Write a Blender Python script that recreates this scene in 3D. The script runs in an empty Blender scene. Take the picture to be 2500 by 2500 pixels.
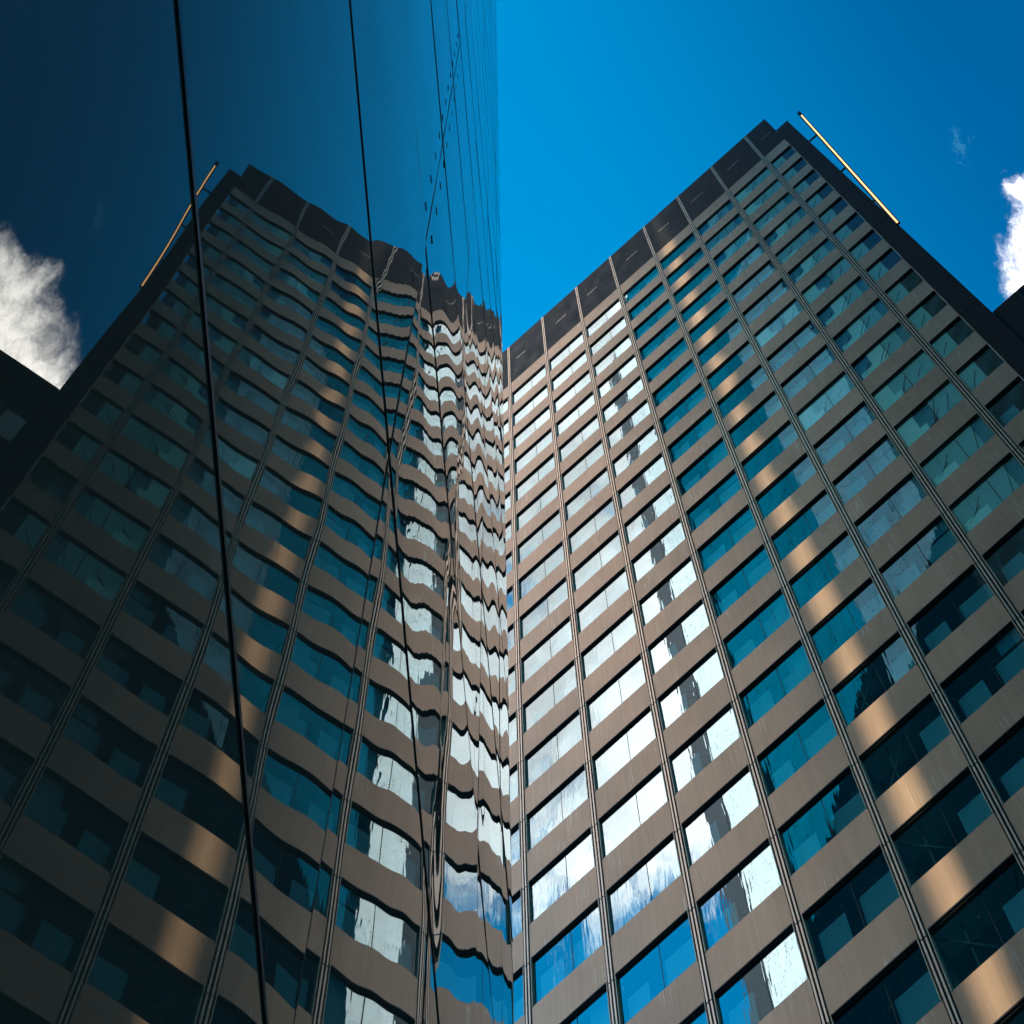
import bpy, math, random
from mathutils import Vector
R = random.Random(7)
rad = math.radians
sc = bpy.context.scene
C = sc.collection

# ------------------------------------------------------------------ camera, sky, sun, exposure
CAM_Z = 1.6
F = 1889.0                      # focal length in pixels of a 2500 px wide frame
ZX, ZY = 1205.0, -375.0         # pixel of the zenith
cam_d = bpy.data.cameras.new('camera')
cam = bpy.data.objects.new('camera', cam_d); C.objects.link(cam)
cam.location = (0, 0, CAM_Z)
cam.rotation_euler = (math.pi, 0, 0)       # looks straight up; the frame is shifted towards +Y
cam_d.sensor_width = 36.0
cam_d.lens = F / 2500.0 * 36.0
cam_d.shift_x = (1250 - ZX) / 2500.0
cam_d.shift_y = -(1250 - ZY) / 2500.0
cam_d.clip_start = 0.05
cam_d.clip_end = 5000
sc.camera = cam

SUN_EL = rad(25.0)
SUN_PLAN = Vector((-0.2, -0.98, 0)).normalized()
SUN_DIR = (SUN_PLAN * math.cos(SUN_EL) + Vector((0, 0, math.sin(SUN_EL)))).normalized()
sun_d = bpy.data.lights.new('sun', 'SUN')
sun_d.energy = 2.0
sun_d.angle = rad(0.7)
sun_d.color = (0.96, 0.95, 0.72)
sun = bpy.data.objects.new('sun', sun_d); C.objects.link(sun)
sun.rotation_euler = SUN_DIR.to_track_quat('Z', 'Y').to_euler()

sc.view_settings.view_transform = 'Standard'
sc.view_settings.look = 'None'
sc.view_settings.exposure = 1.0
sc.view_settings.gamma = 1.0
sc.render.engine = 'CYCLES'
sc.cycles.max_bounces = 10
sc.cycles.glossy_bounces = 6
sc.cycles.transparent_max_bounces = 12
sc.cycles.use_denoising = True
sc.cycles.caustics_reflective = False
sc.cycles.caustics_refractive = False
sc.cycles.sample_clamp_indirect = 6.0

class NT:
    """tiny helper for node trees"""
    def __init__(s, nt):
        s.nt = nt; nt.nodes.clear()
    def n(s, typ, **kw):
        nd = s.nt.nodes.new(typ)
        ins = kw.pop('ins', {})
        for k, v in kw.items(): setattr(nd, k, v)
        for k, v in ins.items():
            if hasattr(v, 'is_output') or isinstance(v, bpy.types.NodeSocket): s.nt.links.new(v, nd.inputs[k])
            else: nd.inputs[k].default_value = v
        return nd
    def math(s, op, a, b=None, c=None, clamp=False):
        nd = s.nt.nodes.new('ShaderNodeMath'); nd.operation = op; nd.use_clamp = clamp
        for i, v in enumerate((a, b, c)):
            if v is None: continue
            if isinstance(v, bpy.types.NodeSocket): s.nt.links.new(v, nd.inputs[i])
            else: nd.inputs[i].default_value = v
        return nd.outputs[0]
    def vmath(s, op, a, b=None, out=0):
        nd = s.nt.nodes.new('ShaderNodeVectorMath'); nd.operation = op
        for i, v in enumerate((a, b)):
            if v is None: continue
            if isinstance(v, bpy.types.NodeSocket): s.nt.links.new(v, nd.inputs[i])
            else: nd.inputs[i].default_value = v
        return nd.outputs[out]
    def ramp(s, v, lo, hi, a=0.0, b=1.0, smooth=True):
        nd = s.nt.nodes.new('ShaderNodeMapRange'); nd.clamp = True
        nd.interpolation_type = 'SMOOTHSTEP' if smooth else 'LINEAR'
        s.nt.links.new(v, nd.inputs[0])
        for i, x in enumerate((lo, hi, a, b)): nd.inputs[i + 1].default_value = x
        return nd.outputs[0]
    def mix(s, fac, a, b, blend='MIX'):
        nd = s.nt.nodes.new('ShaderNodeMix'); nd.data_type = 'RGBA'; nd.blend_type = blend
        for i, v in ((0, fac), (6, a), (7, b)):
            if isinstance(v, bpy.types.NodeSocket): s.nt.links.new(v, nd.inputs[i])
            else: nd.inputs[i].default_value = v
        return nd.outputs[2]

world = bpy.data.worlds.new('World'); sc.world = world; world.use_nodes = True
w = NT(world.node_tree)
sky = w.n('ShaderNodeTexSky', sky_type='NISHITA', sun_disc=False, sun_elevation=SUN_EL,
          sun_rotation=math.atan2(SUN_PLAN.x, SUN_PLAN.y), altitude=200.0, air_density=1.0, dust_density=0.3, ozone_density=3.0)
SKY_STRENGTH = 0.15
tc = w.n('ShaderNodeTexCoord')
dirv = tc.outputs['Generated']
def px_dir(x, y):
    return Vector((x - ZX, y - ZY, F)).normalized()
# the clear sky is brightest low down over the tower and deepens away from there
lobe = w.vmath('DOT_PRODUCT', dirv, tuple(px_dir(-200, 900)), out=1)
tone = w.mix(w.ramp(lobe, 0.38, 0.88), (0.0, 0.45, 0.66, 1), (0.0, 1.22, 1.44, 1))
skycol = w.mix(1.0, sky.outputs[0], tone, 'MULTIPLY')
def cloud(center, r_in, r_out, scale, thr, soft, seed, detail=10.0, warp=0.5, stretch=(1, 1, 1), rough=0.62, con=1.7):
    """a cloud round one direction of the sky: noise cut by a soft cap of the sphere"""
    d = w.vmath('SUBTRACT', dirv, tuple(center))
    d2 = w.vmath('MULTIPLY', d, stretch)
    dist = w.vmath('LENGTH', d2, out=1)
    cap = w.ramp(dist, r_in, r_out, 1.0, 0.0)
    off = w.vmath('ADD', dirv, (seed * 1.37, seed * 0.71, seed * 2.13))
    wn = w.n('ShaderNodeTexNoise', ins={'Vector': off, 'Scale': scale * 1.7, 'Detail': 6.0, 'Roughness': 0.6})
    wv = w.vmath('SCALE', w.vmath('SUBTRACT', wn.outputs['Color'], (0.5, 0.5, 0.5)), None)
    wv.node.inputs[3].default_value = warp / scale
    p = w.vmath('ADD', off, wv)
    nz = w.n('ShaderNodeTexNoise', ins={'Vector': p, 'Scale': scale, 'Detail': detail, 'Roughness': rough})
    v = w.math('ADD', w.math('MULTIPLY_ADD', nz.outputs[0], con, 0.5 - 0.5 * con), w.math('MULTIPLY_ADD', cap, 0.75, -0.75))
    return w.ramp(v, thr, thr + soft), nz.outputs[0]
col = w.mix(1.0, skycol, (SKY_STRENGTH,) * 3 + (1,), 'MULTIPLY')
def lay(col, center, radiance, shade, **kw):
    m, nz = cloud(center, **kw)
    lum = w.ramp(nz, 0.38, 0.64, shade, 1.0)
    cc = w.mix(1.0, (radiance[0], radiance[1], radiance[2], 1), lum, 'MULTIPLY')
    return w.mix(m, col, cc)
# clouds: big bank the tower's panes mirror, a long one behind it, cumulus right of the tower, its wisp
col = lay(col, Vector((-0.563, -0.11, 0.819)).normalized(), (1.6, 1.57, 1.56), 0.5, r_in=0.20, r_out=0.465, scale=5.5, thr=0.17, soft=0.18, seed=4.0, warp=0.7)
col = lay(col, Vector((-0.60, 0.40, 0.69)).normalized(), (1.7, 1.7, 1.72), 0.6, r_in=0.22, r_out=0.46, scale=4.0, thr=0.12, soft=0.25, seed=5.0)
col = lay(col, px_dir(2900, 780), (3.9, 3.7, 3.65), 0.40, r_in=0.05, r_out=0.25, scale=7.0, thr=0.13, soft=0.42, seed=11.0, warp=0.5, rough=0.68, con=1.15)
col = lay(col, px_dir(2342, 356), (0.06, 0.27, 0.42), 0.7, r_in=0.0, r_out=0.055, scale=28.0, thr=0.27, soft=0.42, seed=6.0, warp=1.6, rough=0.72, stretch=(1.7, 1.0, 0.8))
bg = w.n('ShaderNodeBackground', ins={'Color': col, 'Strength': 1.0})
wo = w.n('ShaderNodeOutputWorld', ins={'Surface': bg.outputs[0]})

# ------------------------------------------------------------------ materials
def new_mat(name):
    m = bpy.data.materials.new(name); m.use_nodes = True
    return m, NT(m.node_tree)
def principled(name, color, rough=0.5, metal=0.0, ior=1.5, spec=None, var=0.0, scale=1.0, emission=None):
    m, t = new_mat(name)
    p = t.n('ShaderNodeBsdfPrincipled')
    p.inputs['Base Color'].default_value = tuple(color) + (1,)
    p.inputs['Roughness'].default_value = rough
    p.inputs['Metallic'].default_value = metal
    p.inputs['IOR'].default_value = ior
    if spec is not None: p.inputs['Specular IOR Level'].default_value = spec
    if emission:
        p.inputs['Emission Color'].default_value = tuple(emission[:3]) + (1,)
        p.inputs['Emission Strength'].default_value = emission[3]
    if var:
        co = t.n('ShaderNodeTexCoord').outputs['Object']
        nz = t.n('ShaderNodeTexNoise', ins={'Vector': co, 'Scale': scale, 'Detail': 5.0, 'Roughness': 0.65})
        f = t.ramp(nz.outputs[0], 0.3, 0.7, 1.0 - var, 1.0 + var, smooth=False)
        cc = t.mix(1.0, tuple(color) + (1,), f, 'MULTIPLY')
        t.nt.links.new(cc, p.inputs['Base Color'])
        rr = t.ramp(nz.outputs[0], 0.3, 0.7, rough * 0.85, min(1.0, rough * 1.2), smooth=False)
        t.nt.links.new(rr, p.inputs['Roughness'])
    t.n('ShaderNodeOutputMaterial', ins={'Surface': p.outputs[0]})
    return m

def glossy(name, color):
    m, t = new_mat(name)
    g_ = t.n('ShaderNodeBsdfGlossy', ins={'Color': tuple(color) + (1,), 'Roughness': 0.0})
    t.n('ShaderNodeOutputMaterial', ins={'Surface': g_.outputs[0]})
    return m

def spandrel_material():
    m, t = new_mat('bronze_panel')
    co = t.n('ShaderNodeTexCoord').outputs['Object']
    big = t.n('ShaderNodeTexNoise', ins={'Vector': co, 'Scale': 0.35, 'Detail': 3.0})
    # dried run-off streaks: noise squeezed sideways, only here and there
    sq = t.vmath('MULTIPLY', co, (9.0, 1.0, 0.55))
    st = t.n('ShaderNodeTexNoise', ins={'Vector': sq, 'Scale': 1.0, 'Detail': 4.0, 'Roughness': 0.6, 'Distortion': 0.6})
    patch = t.n('ShaderNodeTexNoise', ins={'Vector': t.vmath('MULTIPLY', co, (0.5, 1.0, 0.5)), 'Scale': 1.0, 'Detail': 1.0})
    streak = t.math('MULTIPLY', t.ramp(st.outputs[0], 0.55, 0.62), t.ramp(patch.outputs[0], 0.52, 0.62))
    grain = t.n('ShaderNodeTexNoise', ins={'Vector': co, 'Scale': 40.0, 'Detail': 3.0})
    f = t.math('ADD', t.ramp(big.outputs[0], 0.3, 0.7, 0.92, 1.06), t.ramp(grain.outputs[0], 0.3, 0.7, -0.05, 0.05))
    cell = t.vmath('FLOOR', t.vmath('ADD', t.vmath('MULTIPLY', co, (1 / 6.0, 0.0, 1 / 3.4)), (42.8 / 6 + 20, 0.0, 0.02)))
    wn = t.n('ShaderNodeTexWhiteNoise', noise_dimensions='3D', ins={'Vector': cell})
    dk = t.n('ShaderNodeTexNoise', ins={'Vector': t.vmath('MULTIPLY', co, (3.2, 1.0, 0.25)), 'Scale': 1.0, 'Detail': 5.0, 'Roughness': 0.7})
    f = t.math('MULTIPLY', f, t.math('MULTIPLY_ADD', wn.outputs['Value'], 0.16, 0.92))
    f = t.math('MULTIPLY', f, t.ramp(dk.outputs[0], 0.35, 0.62, 0.92, 1.02))
    base = t.mix(1.0, (0.70, 0.402, 0.25, 1), f, 'MULTIPLY')
    base = t.mix(t.math('MULTIPLY', streak, 0.5), base, (0.92, 0.72, 0.54, 1))
    p = t.n('ShaderNodeBsdfPrincipled', ins={'Base Color': base, 'Metallic': 0.38, 'Roughness': 0.42})
    t.n('ShaderNodeOutputMaterial', ins={'Surface': p.outputs[0]})
    return m

def window_glass():
    m, t = new_mat('coated_window_glass')
    co = t.n('ShaderNodeTexCoord').outputs['Object']
    oi = t.n('ShaderNodeObjectInfo')
    sh = t.vmath('ADD', co, t.vmath('SCALE', oi.outputs['Location'], None))
    sh.node.inputs[1].links[0].from_node.inputs[3].default_value = 1.31
    wav = t.n('ShaderNodeTexNoise', ins={'Vector': t.vmath('MULTIPLY', sh, (1.0, 1.0, 0.7)), 'Scale': 0.8, 'Detail': 1.5, 'Roughness': 0.45})
    rip = t.n('ShaderNodeTexNoise', ins={'Vector': t.vmath('MULTIPLY', sh, (6.0, 1.0, 1.2)), 'Scale': 1.0, 'Detail': 0.5})
    hgt = t.math('ADD', t.math('MULTIPLY', wav.outputs[0], 0.0045), t.math('MULTIPLY', rip.outputs[0], 0.0009))
    bp = t.n('ShaderNodeBump', ins={'Height': hgt, 'Strength': 1.0, 'Distance': 1.0})
    gl = t.n('ShaderNodeBsdfGlossy', ins={'Color': (0.82, 0.97, 1.0, 1), 'Roughness': 0.0, 'Normal': bp.outputs[0]})
    tr = t.n('ShaderNodeBsdfTransparent', ins={'Color': (0.42, 0.90, 0.93, 1)})
    ge = t.n('ShaderNodeNewGeometry')
    cs = t.math('ABSOLUTE', t.vmath('DOT_PRODUCT', ge.outputs['Incoming'], ge.outputs['Normal'], out=1))
    fr = t.math('MULTIPLY_ADD', t.math('POWER', t.math('SUBTRACT', 1.0, cs, clamp=True), 5.0), 0.62, 0.38)
    mx = t.n('ShaderNodeMixShader', ins={0: fr, 1: tr.outputs[0], 2: gl.outputs[0]})
    t.n('ShaderNodeOutputMaterial', ins={'Surface': mx.outputs[0]})
    return m

M = {}
M['spandrel'] = spandrel_material()
M['glass'] = window_glass()
M['black_panel'] = principled('black_panel', (0.014, 0.0125, 0.0135), 0.55, spec=0.25, var=0.12, scale=0.5)
M['black_channel'] = principled('black_channel', (0.012, 0.012, 0.013), 0.6)
M['alu'] = principled('brushed_aluminium', (0.97, 0.66, 0.48), 0.34, metal=0.5, var=0.12, scale=2.0)
M['jamb'] = principled('bright_aluminium', (0.97, 0.66, 0.46), 0.35, metal=0.1)
M['dark_frame'] = principled('dark_frame', (0.016, 0.016, 0.018), 0.5)
M['ceiling'] = principled('ceiling_panel', (0.30, 0.36, 0.36), 0.8, var=0.1, scale=0.8)
M['core'] = principled('core_wall', (0.12, 0.12, 0.12), 0.9, var=0.3, scale=0.4)
M['blind'] = principled('roller_blind', (0.84, 0.85, 0.83), 0.7, var=0.06, scale=1.5)
M['glow_blind'] = principled('glow_blind', (0.75, 0.78, 0.76), 0.8, var=0.1, scale=0.7, emission=(0.045, 0.085, 0.085, 1.0))  # blind given a faint glow of its own to brighten the pane
M['dim_glow_blind'] = principled('dim_glow_blind', (0.45, 0.48, 0.47), 0.8, var=0.1, scale=0.7, emission=(0.022, 0.05, 0.055, 1.0))  # weaker added glow, no lamp behind it
M['brace'] = principled('brace_steel', (0.02, 0.02, 0.022), 0.6)
M['mirror'] = principled('dark_mirror_glass', (0.24, 0.110, 0.070), 0.0, ior=1.80)
M['mirror'].node_tree.nodes['Principled BSDF'].inputs['Specular Tint'].default_value = (0.94, 1.0, 0.90, 1)
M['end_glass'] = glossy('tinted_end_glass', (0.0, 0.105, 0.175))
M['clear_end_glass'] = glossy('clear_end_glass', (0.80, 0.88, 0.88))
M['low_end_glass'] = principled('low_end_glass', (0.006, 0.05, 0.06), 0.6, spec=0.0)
M['pale_panel'] = principled('pale_panel', (0.38, 0.58, 0.53), 0.5, var=0.08, scale=0.3)
M['joint'] = principled('joint_seal', (0.06, 0.045, 0.04), 0.45)
M['roof'] = principled('roof_felt', (0.05, 0.05, 0.05), 0.9)
M['concrete'] = principled('concrete', (0.30, 0.29, 0.28), 0.85, var=0.15, scale=0.3)
M['asphalt'] = principled('asphalt', (0.05, 0.05, 0.052), 0.9, var=0.2, scale=1.5)
M['paving'] = principled('paving', (0.26, 0.25, 0.24), 0.85, var=0.15, scale=1.0)
M['lamp'] = principled('lamp_tube', (0.9, 0.6, 0.3), 0.5, emission=(1.0, 0.54, 0.22, 1.1))
M['grey_pane'] = principled('grey_pane', (0.60, 0.62, 0.58), 0.15, ior=1.6)

# ------------------------------------------------------------------ mesh helpers
class MB:
    def __init__(s): s.v = []; s.f = []; s.mi = []; s.mats = []
    def mat(s, m):
        if m not in s.mats: s.mats.append(m)
        return s.mats.index(m)
    def box(s, x0, x1, y0, y1, z0, z1, m):
        i = len(s.v); k = s.mat(m)
        s.v += [(x0, y0, z0), (x1, y0, z0), (x1, y1, z0), (x0, y1, z0), (x0, y0, z1), (x1, y0, z1), (x1, y1, z1), (x0, y1, z1)]
        s.f += [(i, i+3, i+2, i+1), (i+4, i+5, i+6, i+7), (i, i+1, i+5, i+4), (i+1, i+2, i+6, i+5), (i+2, i+3, i+7, i+6), (i+3, i, i+4, i+7)]
        s.mi += [k] * 6
    def quad(s, a, b, c, d, m):
        i = len(s.v); s.v += [a, b, c, d]; s.f.append((i, i+1, i+2, i+3)); s.mi.append(s.mat(m))
    def bar(s, a, b, wd, dp, m):
        """bar from a to b in the x-z plane, wd across, dp deep in y"""
        a = Vector(a); b = Vector(b); d = (b - a).normalized()
        n = Vector((-d.z, 0, d.x)) * wd / 2; q = Vector((0, dp / 2, 0))
        i = len(s.v); k = s.mat(m)
        for p in (a, b):
            for sn, sq in ((-1, -1), (1, -1), (1, 1), (-1, 1)): s.v.append(tuple(p + n * sn + q * sq))
        s.f += [(i, i+1, i+2, i+3), (i+7, i+6, i+5, i+4), (i, i+4, i+5, i+1), (i+1, i+5, i+6, i+2), (i+2, i+6, i+7, i+3), (i+3, i+7, i+4, i)]
        s.mi += [k] * 6
    def mesh(s, name):
        me = bpy.data.meshes.new(name); me.from_pydata(s.v, [], s.f)
        for m in s.mats: me.materials.append(m)
        me.polygons.foreach_set('material_index', s.mi); me.update()
        return me
    def build(s, name, parent=None, **props): return link(name, s.mesh(name), parent, **props)
def link(name, me, parent=None, **props):
    o = bpy.data.objects.new(name, me); C.objects.link(o)
    if parent is not None: o.parent = parent
    for k, v in props.items(): o[k] = v
    return o
def thing(name, label, cat, loc=(0, 0, 0), rz=0.0, group=None):
    o = bpy.data.objects.new(name, None); C.objects.link(o)
    o.location = loc; o.rotation_euler = (0, 0, rz); o['label'] = label; o['category'] = cat
    if group: o['group'] = group
    return o

# ------------------------------------------------------------------ ground
g = MB(); g.quad((-3000, -3000, 0), (3000, -3000, 0), (3000, 3000, 0), (-3000, 3000, 0), M['asphalt'])
g.build('road', kind='structure')
g = MB(); g.box(-1.3, 2.6, -28, 30, 0.002, 0.13, M['paving']); g.build('pavement', kind='structure')

# ------------------------------------------------------------------ the tower
D = 50.94
U = Vector((0.746, -0.666, 0)).normalized()
T_ORG = Vector((0.666, 0.746, 0)).normalized() * D
T_ROT = math.atan2(U.y, U.x)
ST = 3.4                         # storey
Z0 = CAM_Z                       # window sills stand at Z0 + 3.4 k
WH = 1.95                        # window height
UCOL = [-42.8 + 6.0 * j for j in range(-4, 8)]      # the ribbed columns
U_L, U_R = UCOL[0] - 6.0, 2.74
CH = 0.57                        # width of a column's channel
Z_PAR0, Z_PAR1 = Z0 + 95.65, Z0 + 102.7
tower = thing('office_tower', 'tall bronze and black office tower with ribbon windows between ribbed vertical columns', 'skyscraper', T_ORG, T_ROT)
def loc2pix(u, y, z):
    p = T_ORG + U * u + Vector((-U.y, U.x, 0)) * y
    h = z - CAM_Z
    if h < 1: return None
    return ZX + F * p.x / h, ZY + F * p.y / h

b = MB()                                              # body, room ceilings and the wall at the back of the rooms
b.box(U_L, U_R - 0.02, 1.9, 30, 0, Z_PAR0 + 2.6, M['core'])
for k in range(-1, 28):
    z = Z0 + ST * k
    if z + ST < 1: continue
    b.box(U_L, U_R - 0.03, 0.36, 1.897, max(0.01, z + WH + 0.03), z + ST - 0.03, M['ceiling'])
for uc in UCOL[::1]:
    b.box(uc - 0.25, uc + 0.25, 0.42, 1.893, 0.01, Z_PAR0 - 2, M['core'])
b.build('wall', tower)
for k in range(-1, 28):                               # one bronze band per storey
    z0 = Z0 + ST * k + WH; z1 = Z0 + ST * (k + 1)
    if k == 27: z0 += 0.1; z1 = Z_PAR0
    if k == -1: z0 = 0.0; 
    s = MB()
    us = [U_L] + UCOL + [U_R]
    for a, c in zip(us[:-1], us[1:]):
        s.box(a + CH / 2 - 0.03, c - (CH / 2 - 0.03 if c != U_R else 0), 0.0, 0.34, z0, z1, M['spandrel'])
        s.box(a + CH / 2 - 0.03, c - (CH / 2 - 0.03 if c != U_R else 0), -0.012, 0.05, z0 - 0.045, z0 - 0.002, M['dark_frame'])
    s.build('spandrel', tower)
p = MB()
us = [U_L] + UCOL + [U_R]
for a, c in zip(us[:-1], us[1:]):
    p.box(a + 0.01, c - 0.01, -0.014, 1.2, Z_PAR0 + 0.003, Z_PAR1, M['black_panel'])
    L = 1.5 + R.random() * 0.6; o = R.uniform(1.2, 2.2)
    p.box(a + o, min(c - .3, a + o + L), -0.030, -0.010, Z_PAR0 + 3.5, Z_PAR0 + 3.56, M['alu'])
p.build('parapet', tower)
r = MB(); r.box(U_L, U_R, 1.21, 30, Z_PAR0 + 2.61, Z_PAR0 + 2.9, M['roof']); r.build('roof', tower)
for uc in UCOL:
    c = MB()
    c.box(uc - CH / 2, uc + CH / 2, 0.04, 0.40, 0.0, Z_PAR0, M['black_channel'])
    c.box(uc - CH / 2, uc + CH / 2, -0.018, 0.0, Z_PAR0 + 0.004, Z_PAR1 + 0.002, M['black_channel'])
    mo = c.build('mullion', tower)
    for s_ in (-1, 1):
        rb = MB(); x = uc + s_ * 0.115
        z = 0.0
        while z < Z_PAR1 - 0.1:                       # ribs come in storey lengths with a small joint
            z2 = min(z + ST, Z_PAR1)
            rb.box(x - 0.055, x + 0.055, -0.05, 0.2, z, z2 - 0.05, M['alu'])
            rb.box(x - 0.045, x + 0.045, -0.045, 0.2, z2 - 0.05, z2, M['dark_frame'])
            z = z2
        rb.build('rib', mo)
pr = MB()                                             # black corner pier with panel joints
z = 0.0
while z < Z0 + 98.4:
    z2 = min(z + ST, Z0 + 98.5)
    pr.box(2.76, 4.62, -0.03, 8.0, z + 0.035, z2, M['black_panel'])
    z = z2
pr.box(2.80, 4.58, 0.0, 7.9, 0, Z0 + 98.4, M['black_channel'])
pr.build('corner_pier', tower)

# windows -------------------------------------------------------------------
def window_parts(wd, seed, wh=WH, drawn=False, bare=False):
    """frame, pane, blind, brace builders for a window wd wide, origin at its lower left corner"""
    q = random.Random(seed)
    fr = MB()
    fr.box(0.0, 0.05, -0.03, 0.24, 0.0, wh, M['jamb'])
    fr.box(wd - 0.05, wd, -0.03, 0.24, 0.0, wh, M['jamb'])
    fr.box(0.06, wd - 0.06, 0.06, 0.24, 0.0, 0.05, M['dark_frame'])
    fr.box(0.06, wd - 0.06, 0.06, 0.24, wh - 0.10, wh, M['dark_frame'])
    x = wd * (0.56 if wd > 4 else 0.5)
    fr.box(x - 0.018, x + 0.018, 0.155, 0.22, 0.05, wh - 0.1, M['dark_frame'])
    pa = MB(); pa.quad((0.06, 0.17, 0.05), (wd - 0.06, 0.17, 0.05), (wd - 0.06, 0.17, wh - 0.10), (0.06, 0.17, wh - 0.10), M['glass'])
    bl = MB()
    h1 = q.uniform(0.95, 1.25); h2 = q.uniform(0.95, 1.25)
    if wd > 4:
        bl.box(0.45, wd * q.uniform(0.36, 0.42), 0.30, 0.32, 0.04, h1, M['blind'])
        bl.box(wd * 0.58, wd - 0.12, 0.30, 0.32, 0.04, h2, M['blind'])
        if q.random() < 0.5: bl.box(wd * 0.70, wd * 0.97, 0.33, 0.35, wh - q.uniform(0.5, 1.2), wh - 0.02, M['blind'])
    else:
        bl.box(0.3, wd * 0.5, 0.30, 0.32, 0.04, h1, M['blind'])
    if bare:
        bl = MB(); bl.box(wd * 0.68, wd - 0.12, 0.30, 0.32, 0.04, h2, M['blind'])
    if drawn:                                        # rollers let down behind the glass, most with an added glow
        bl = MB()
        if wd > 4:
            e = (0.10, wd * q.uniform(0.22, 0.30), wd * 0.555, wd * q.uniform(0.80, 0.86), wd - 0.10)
            for a_, b_ in zip(e[:-1], e[1:]): bl.box(a_ + 0.012, b_ - 0.012, 0.24, 0.25, q.choice((0.03, 0.03, 0.03, 0.35)), wh - 0.02, M[q.choice(('glow_blind', 'glow_blind', 'dim_glow_blind', 'dim_glow_blind', 'blind'))])
            bl.box(0.3, wd * 0.4, 0.20, 0.21, 0.03, 0.7, M['glow_blind'])
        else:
            bl.box(0.12, wd * 0.49, 0.24, 0.25, 0.03, wh - 0.02, M['dim_glow_blind'])
    br = MB()
    a = q.choice((0, 1)); x0 = wd * q.uniform(0.02, 0.2); x1 = x0 + wd * q.uniform(0.45, 0.6)
    br.bar((x0, 0.6, 0.1 if a else wh - 0.1), (x1, 0.6, wh - 0.1 if a else 0.1), 0.07, 0.08, M['brace'])
    xv = wd * q.uniform(0.22, 0.34)
    br.box(xv - 0.05, xv + 0.05, 0.62, 0.72, 0.02, wh - 0.02, M['brace'])
    if q.random() < 0.6:
        xc = wd * q.uniform(0.72, 0.84)
        br.box(xc, xc + wd * 0.11, 0.7, 0.9, 0.02, wh - 0.02, M['core'])
    if drawn:
        br = MB()
        for _ in range(3 if wd > 4 else 1):
            xa = wd * q.uniform(0.05, 0.75) if wd > 4 else wd * 0.1
            br.bar((xa, 0.215, q.uniform(0.1, 0.6)), (xa + q.uniform(0.4, 1.2), 0.215, q.uniform(0.9, wh - 0.15)), q.uniform(0.02, 0.05), 0.03, M['brace'])
        if q.random() < 0.6: br.box(wd * 0.8, wd * 0.8 + 0.06, 0.2, 0.23, 0.02, wh - 0.02, M['brace'])
    return fr, pa, bl, br
NV = 7
variants = {}
def get_variant(kind, i):
    if (kind, i) not in variants:
        wd = 6.0 - CH if kind == 'wide' else (U_R - UCOL[-1] - CH / 2)
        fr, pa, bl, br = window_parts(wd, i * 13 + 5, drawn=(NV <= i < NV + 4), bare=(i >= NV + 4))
        variants[(kind, i)] = [x for x in (fr, pa, bl, br)]
    return variants[(kind, i)]
meshes = {}
def var_mesh(kind, i):
    if (kind, i) not in meshes:
        meshes[(kind, i)] = [x.mesh(n) for x, n in zip(get_variant(kind, i), ('window', 'pane', 'blind', 'brace'))]
    return meshes[(kind, i)]
slots = []
for k in range(-1, 28):
    for a, c in zip(us[:-1], us[1:]):
        u0 = a + CH / 2
        if a == U_L: continue
        kind = 'narrow' if c == U_R else 'wide'
        z = Z0 + ST * k
        if z < 0.5: continue
        wd = 6.0 - CH if kind == 'wide' else (U_R - UCOL[-1] - CH / 2)
        q = [loc2pix(u0 + i * wd / 6, 0, z + j * WH / 3) for i in range(7) for j in range(4)]
        ins = [p for p in q if p and 1222 + 0.017 * p[1] < p[0] < 2500 and 0 < p[1] < 2500]
        p0, p1, p2 = loc2pix(u0, 0, z), loc2pix(u0 + wd, 0, z), loc2pix(u0, 0, z + WH)
        area = 0
        if p0: area = abs((p1[0]-p0[0])*(p2[1]-p0[1]) - (p1[1]-p0[1])*(p2[0]-p0[0])) * len(ins) / 28
        slots.append((area, k, u0, z, kind))
slots.sort(key=lambda s: -s[0])
rest = MB()
for n_, (area, k, u0, z, kind) in enumerate(slots):
    vi = R.randrange(NV)
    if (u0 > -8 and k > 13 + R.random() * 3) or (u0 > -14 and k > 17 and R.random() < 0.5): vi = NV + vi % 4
    if abs(u0 - (UCOL[8] + CH / 2)) < 0.1: vi = NV + 4 + vi % 3
    if n_ < 100:
        mw, mp, mb, mr = var_mesh(kind, vi)
        wo_ = link('window', mw, tower); wo_.location = (u0, 0, z)
        pn = link('pane', mp, wo_); pn.rotation_euler = (R.gauss(0, 0.0010), 0, R.gauss(0, 0.0008))
        link('blind', mb, wo_); link('brace', mr, wo_)
    else:
        for src in get_variant(kind, vi):
            i = len(rest.v)
            rest.v += [(x + u0, y, zz + z) for x, y, zz in src.v]
            rest.f += [tuple(j + i for j in f) for f in src.f]
            mm = [rest.mat(m) for m in src.mats]
            rest.mi += [mm[j] for j in src.mi]
rest.build('window', tower, kind='stuff')

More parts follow.
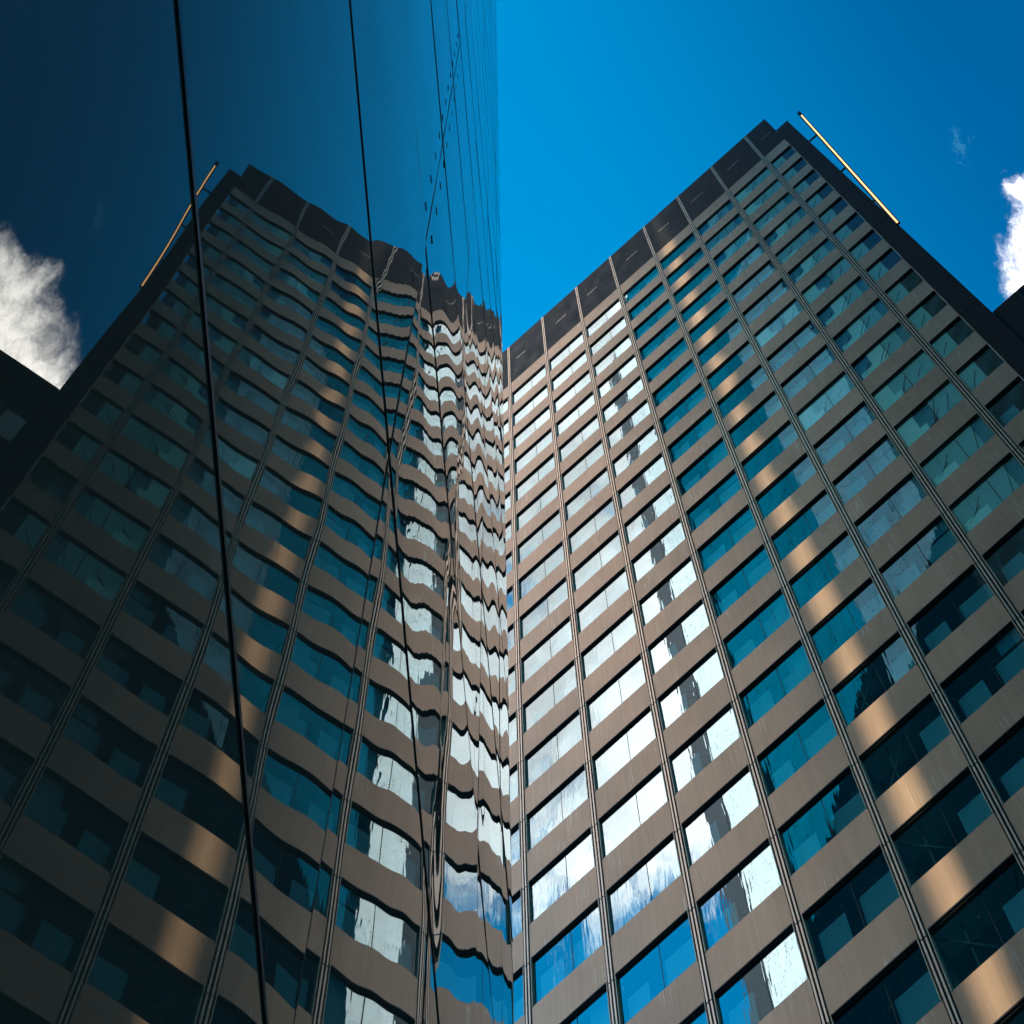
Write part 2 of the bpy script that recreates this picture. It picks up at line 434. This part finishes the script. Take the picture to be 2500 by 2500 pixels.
# ------------------------------------------------------------------ light bar on the corner pier
lb = thing('light_bar', 'slanting orange glowing light bar in a black housing on the tower corner', 'light', T_ORG, T_ROT)
A = Vector((4.66, -0.10, Z0 + 71.4)); B = Vector((6.37, -0.10, Z0 + 97.9)); A2 = A + (B - A) * 0.0; B2 = A + (B - A) * 0.955
q = MB(); q.bar(A, B, 0.46, 0.22, M['black_panel']); q.build('housing', lb)
q = MB(); q.bar(A2 + Vector((0.03, -0.14, 0)), B2 + Vector((0.03, -0.14, 0)), 0.17, 0.07, M['lamp']); q.build('lamp_tube', lb)
for h in (91.4, 83.0, 76.0):
    t = (h - 71.4) / 26.5; x = A.x + (B.x - A.x) * t
    q = MB(); q.box(4.62, x - 0.1, -0.16, -0.02, Z0 + h - 0.09, Z0 + h + 0.09, M['black_panel']); q.build('bracket', lb)

# ------------------------------------------------------------------ dark lower wing beside the tower
wing = thing('dark_block', 'lower black office block adjoining the right corner of the bronze tower', 'building', T_ORG + U * 4.7, T_ROT)
q = MB(); q.box(-0.05, 46, 0.06, 28, 0, Z0 + 58.07, M['black_panel']); q.build('wall', wing)
q = MB()
for i in range(1, 8):
    x = 2.3 + 6.0 * (i - 1)
    q.box(x - 0.10, x + 0.10, -0.06, 0.055, 0, Z0 + 57.9, M['black_channel'])
q.build('mullion', wing)
for k in range(6, 16):
    for i in range(3):
        x0 = 2.5 + 6.0 * i if i else 0.4
        x1 = 2.1 + 6.0 * i
        if i == 0: x0, x1 = 0.4, 2.1
        else: x0, x1 = 2.5 + 6.0 * (i - 1), 8.1 + 6.0 * (i - 1)
        z = Z0 + 54.4 - 3.4 * (15 - k) - 1.9
        q = MB(); q.box(x0, x1, 0.03, 0.08, z, z + 1.9, M['grey_pane']); q.build('window', wing)

# ------------------------------------------------------------------ mirror glass building at the left
E = -1.35
MDIR = Vector((0.0868, 1.0, 0)).normalized()
NM = Vector((MDIR.y, -MDIR.x, 0))
G_ORG = NM * E
G_ROT = math.atan2(MDIR.y, MDIR.x)
XK = [-14.8, -8.8, -2.8, 5.17, 9.15, 13.1, 17.0, 19.5]
FL = 3.55
NF = 62
ZJ = [1.2 + FL * k for k in range(NF + 1)]
DEPTH = 79.0
glass = thing('mirror_glass_building', 'dark mirror glass building with wavy reflections of the tower and thin joints', 'skyscraper', G_ORG, G_ROT)
q = MB(); q.box(XK[0] + 0.05, XK[-1] - 0.05, 0.06, DEPTH, 0, ZJ[-1], M['joint']); q.build('wall', glass)
q = MB(); q.box(XK[0] + .1, XK[-1] - .1, 0.1, DEPTH - .1, ZJ[-1] + 0.002, ZJ[-1] + 0.6, M['roof']); q.build('roof', glass)
def pane_mesh(x0, x1, z0, z1, step, seed, tx=0.0, tz=0.0, amp=1.0, name='pane'):
    """a sheet of heat strengthened glass: roller waves, pillowed edges, a little tilt; y is its depth"""
    q = random.Random(seed)
    nx = max(2, int((x1 - x0) / step)); nz = max(2, int((z1 - z0) / step))
    fine = 0.00003 if z0 > 8 else 0.0
    near = z0 < 6
    wv = [(q.uniform(0.7, 1.2) * (0.00012 if near else 0.00016), 2 * math.pi / (q.uniform(0.7, 1.0) if near else q.uniform(1.1, 1.7)), q.uniform(0, 6.3), q.uniform(-0.25, 0.25)),
          (q.uniform(0.7, 1.2) * (0.00035 if near else 0.0017), 2 * math.pi / q.uniform(2.6, 3.6), q.uniform(0, 6.3), q.uniform(-0.5, 0.5)),
          (q.uniform(0.5, 1.3) * fine, 2 * math.pi / q.uniform(0.28, 0.34), q.uniform(0, 6.3), q.uniform(-0.3, 0.3))]
    wx = [(q.uniform(0.6, 1.2) * (0.0004 if near else 0.0012), 2 * math.pi / q.uniform(3.0, 5.0), q.uniform(0, 6.3)), (q.uniform(0.5, 1.0) * 0.00012, 2 * math.pi / q.uniform(0.9, 1.3), q.uniform(0, 6.3))]
    ed = q.uniform(0.9, 1.3) * (0.0012 if near else 0.0012); es = 1 if near else q.choice((1, 1, -1))
    V = []; Fc = []
    for j in range(nz + 1):
        z = z0 + (z1 - z0) * j / nz
        for i in range(nx + 1):
            x = x0 + (x1 - x0) * i / nx
            y = 0.0
            for a, kk, ph, sk in wv: y += a * math.sin(kk * (z + sk * x) + ph)
            for a, kk, ph in wx: y += a * math.sin(kk * x + ph + 0.7 * z)
            y += es * ed * (math.exp(-(z - z0) / 0.22) + math.exp(-(z1 - z) / 0.22))
            y += es * ed * 0.7 * (math.exp(-(x - x0) / 0.25) + math.exp(-(x1 - x) / 0.25))
            y = y * amp + tz * (z - (z0 + z1) / 2) + tx * (x - (x0 + x1) / 2)
            V.append((x, y, z))
    for j in range(nz):
        for i in range(nx):
            a = j * (nx + 1) + i
            Fc.append((a, a + 1, a + nx + 2, a + nx + 1))
    return V, Fc
def mk_pane(V, Fc, name):
    me = bpy.data.meshes.new(name); me.from_pydata(V, [], Fc); me.materials.append(M['mirror'])
    me.polygons.foreach_set('use_smooth', [True] * len(Fc)); me.update()
    return me
TILT = {0: (0.0, -0.006), 1: (0.0, 0.0025)}
cells = []
for fi in range(-1, NF):
    z0, z1 = (0.05, ZJ[0]) if fi < 0 else (ZJ[fi], ZJ[fi + 1])
    for i in range(len(XK) - 1):
        # how large it shows: image size of the part in front of the camera
        x0, x1 = max(XK[i], 0.3), XK[i + 1]
        h0, h1 = z0 - CAM_Z, z1 - CAM_Z
        area = 0.0
        if x1 > x0 and h1 > 0.3:
            h0 = max(h0, 0.6)
            d = abs(E) * F
            area = (d / h0 - d / h1) * min(2500, max(0, F * x1 / h0 - 375) - max(0, F * x0 / h1 - 375))
        cells.append((area, fi, i, z0, z1))
cells.sort(key=lambda s: -s[0])
RV, RF = [], []
for n_, (area, fi, i, z0, z1) in enumerate(cells):
    x0, x1 = XK[i] + 0.010, XK[i + 1] - 0.010
    tx, tz = R.gauss(0, 0.0012), R.gauss(0, 0.0012)
    if fi in TILT: tx, tz = TILT[fi]
    if n_ < 100:
        step = 0.085 if fi < 5 else 0.13
        V, Fc = pane_mesh(x0, x1, z0 + 0.008, z1 - 0.008, step, fi * 31 + i * 7 + 3, tx, tz)
        link('pane', mk_pane(V, Fc, 'pane'), glass)
    else:
        V, Fc = pane_mesh(x0, x1, z0 + 0.008, z1 - 0.008, 0.5, fi * 31 + i * 7 + 3, tx, tz, amp=0.5)
        k = len(RV); RV += V; RF += [tuple(j + k for j in f) for f in Fc]
# the end of the building, out of the picture but mirrored in the tower's windows
ne = 18
STRIP = 8.0
EG, PP = [], MB()
for fi in range(NF):
    for j in range(ne):
        y0 = 0.08 + (DEPTH - STRIP) * j / ne; y1 = 0.08 + (DEPTH - STRIP) * (j + 1) / ne
        if y0 < 17 and 84 < ZJ[fi] < 150:
            for s_ in range(3):
                ya = y0 + (y1 - y0) * s_ / 3; yb = y0 + (y1 - y0) * (s_ + 1) / 3
                PP.box(XK[-1] - 0.03, XK[-1] + 0.02, ya + 0.03, yb - 0.03, ZJ[fi] + 0.03, ZJ[fi + 1] - 0.03, M['pale_panel'])
            continue
        tx, tz = R.gauss(0, 0.002), R.gauss(0, 0.002)
        k = len(EG) * 4
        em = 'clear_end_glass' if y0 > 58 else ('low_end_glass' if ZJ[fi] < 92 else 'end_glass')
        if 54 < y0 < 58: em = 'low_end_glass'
        EG.append((em, [(XK[-1] + 0.01 + tx * (yy - y0) + tz * (zz - ZJ[fi]), yy, zz) for (yy, zz) in
                   ((y0 + .04, ZJ[fi] + .04), (y1 - .04, ZJ[fi] + .04), (y1 - .04, ZJ[fi + 1] - .04), (y0 + .04, ZJ[fi + 1] - .04))]))
eg = MB()
for em, q4 in EG: eg.quad(*q4, M[em])
eg.build('pane', glass, kind='stuff')
PP.build('cladding_panel', glass, kind='stuff')
link('pane', mk_pane(RV, RF, 'pane'), glass, kind='stuff')
for n_, z in enumerate(ZJ):
    p_, h_ = (0.019, 0.011) if n_ == 1 else ((0.004, 0.006) if n_ == 2 else (0.005, 0.009))
    q = MB(); q.box(XK[0], XK[-1] - 0.012, -p_, 0.05, z - h_, z + h_, M['joint']); q.build('transom', glass)
for x in XK[1:-1]:
    q = MB(); q.box(x - 0.006, x + 0.006, -0.002, 0.05, 0, ZJ[-1], M['joint']); jo = q.build('joint', glass)
    if abs(x - 5.17) < 0.01:
        for i in range(14):
            for sx in (-0.32, 0.32):
                zc = CAM_Z + 8.9 + i * 0.87 + (0.35 if sx > 0 else 0)
                c = MB(); c.box(x + sx - 0.06, x + sx + 0.06, -0.005, 0.01, zc - 0.003, zc + 0.003, M['joint']); c.build('clip', jo)

# ------------------------------------------------------------------ unseen blocks added behind the photographer: their gap cuts the sun to a strip
GAPX, GY = 5.20, -30.0
def block(name, label, x0, x1, h, depth, gap_x=None, gap_s=1):
    """an added shading slab whose gap side runs along the sun's direction"""
    t = thing(name, label, 'building', (0, 0, 0))
    q = MB()
    s = SUN_PLAN.x / SUN_PLAN.y
    y0, y1 = GY, GY - depth
    def X(x, y): return x + s * (y - GY)
    V = [(X(x0, y0), y0), (X(x1, y0), y0), (X(x1, y1), y1), (X(x0, y1), y1)]
    i = len(q.v)
    for z in (0, h): q.v += [(a, c, z) for a, c in V]
    q.f += [(0, 1, 2, 3), (7, 6, 5, 4), (0, 4, 5, 1), (1, 5, 6, 2), (2, 6, 7, 3), (3, 7, 4, 0)]
    q.mi += [q.mat(M['concrete'])] * 6
    rq = random.Random(len(name) + int(h))
    k = 60.0
    while gap_x is not None and k < h - 4:
        pj = rq.uniform(0.05, 0.8) if k > 95 else rq.uniform(0.05, 0.3)   # uneven ledges added to make the sun strip's edge wobble
        q.box(min(gap_x, gap_x + gap_s * pj), max(gap_x, gap_x + gap_s * pj), GY - 3.0, GY - 0.5, k, k + rq.uniform(1.2, 3.0), M['concrete']); k += 3.6
    q.build('wall', t)
    k = 3.0
    while k < h - 3:
        bnd = MB(); bnd.box(x0 + 1, x1 - 1, GY - 0.05, GY + 0.03, k, k + 1.7, M['grey_pane']); bnd.build('window', t); k += 3.6
    return t
HB = 175.0
block('slab_block', 'unseen grey concrete slab added to shade the tower, west of the sun gap', GAPX - 0.62 - 62, GAPX - 0.62, HB, 14)
block('slab_block', 'taller unseen grey concrete slab added to shade the tower, east of the sun gap', GAPX + 0.83, GAPX + 0.83 + 66, HB + 6, 14, GAPX + 0.83, -1)
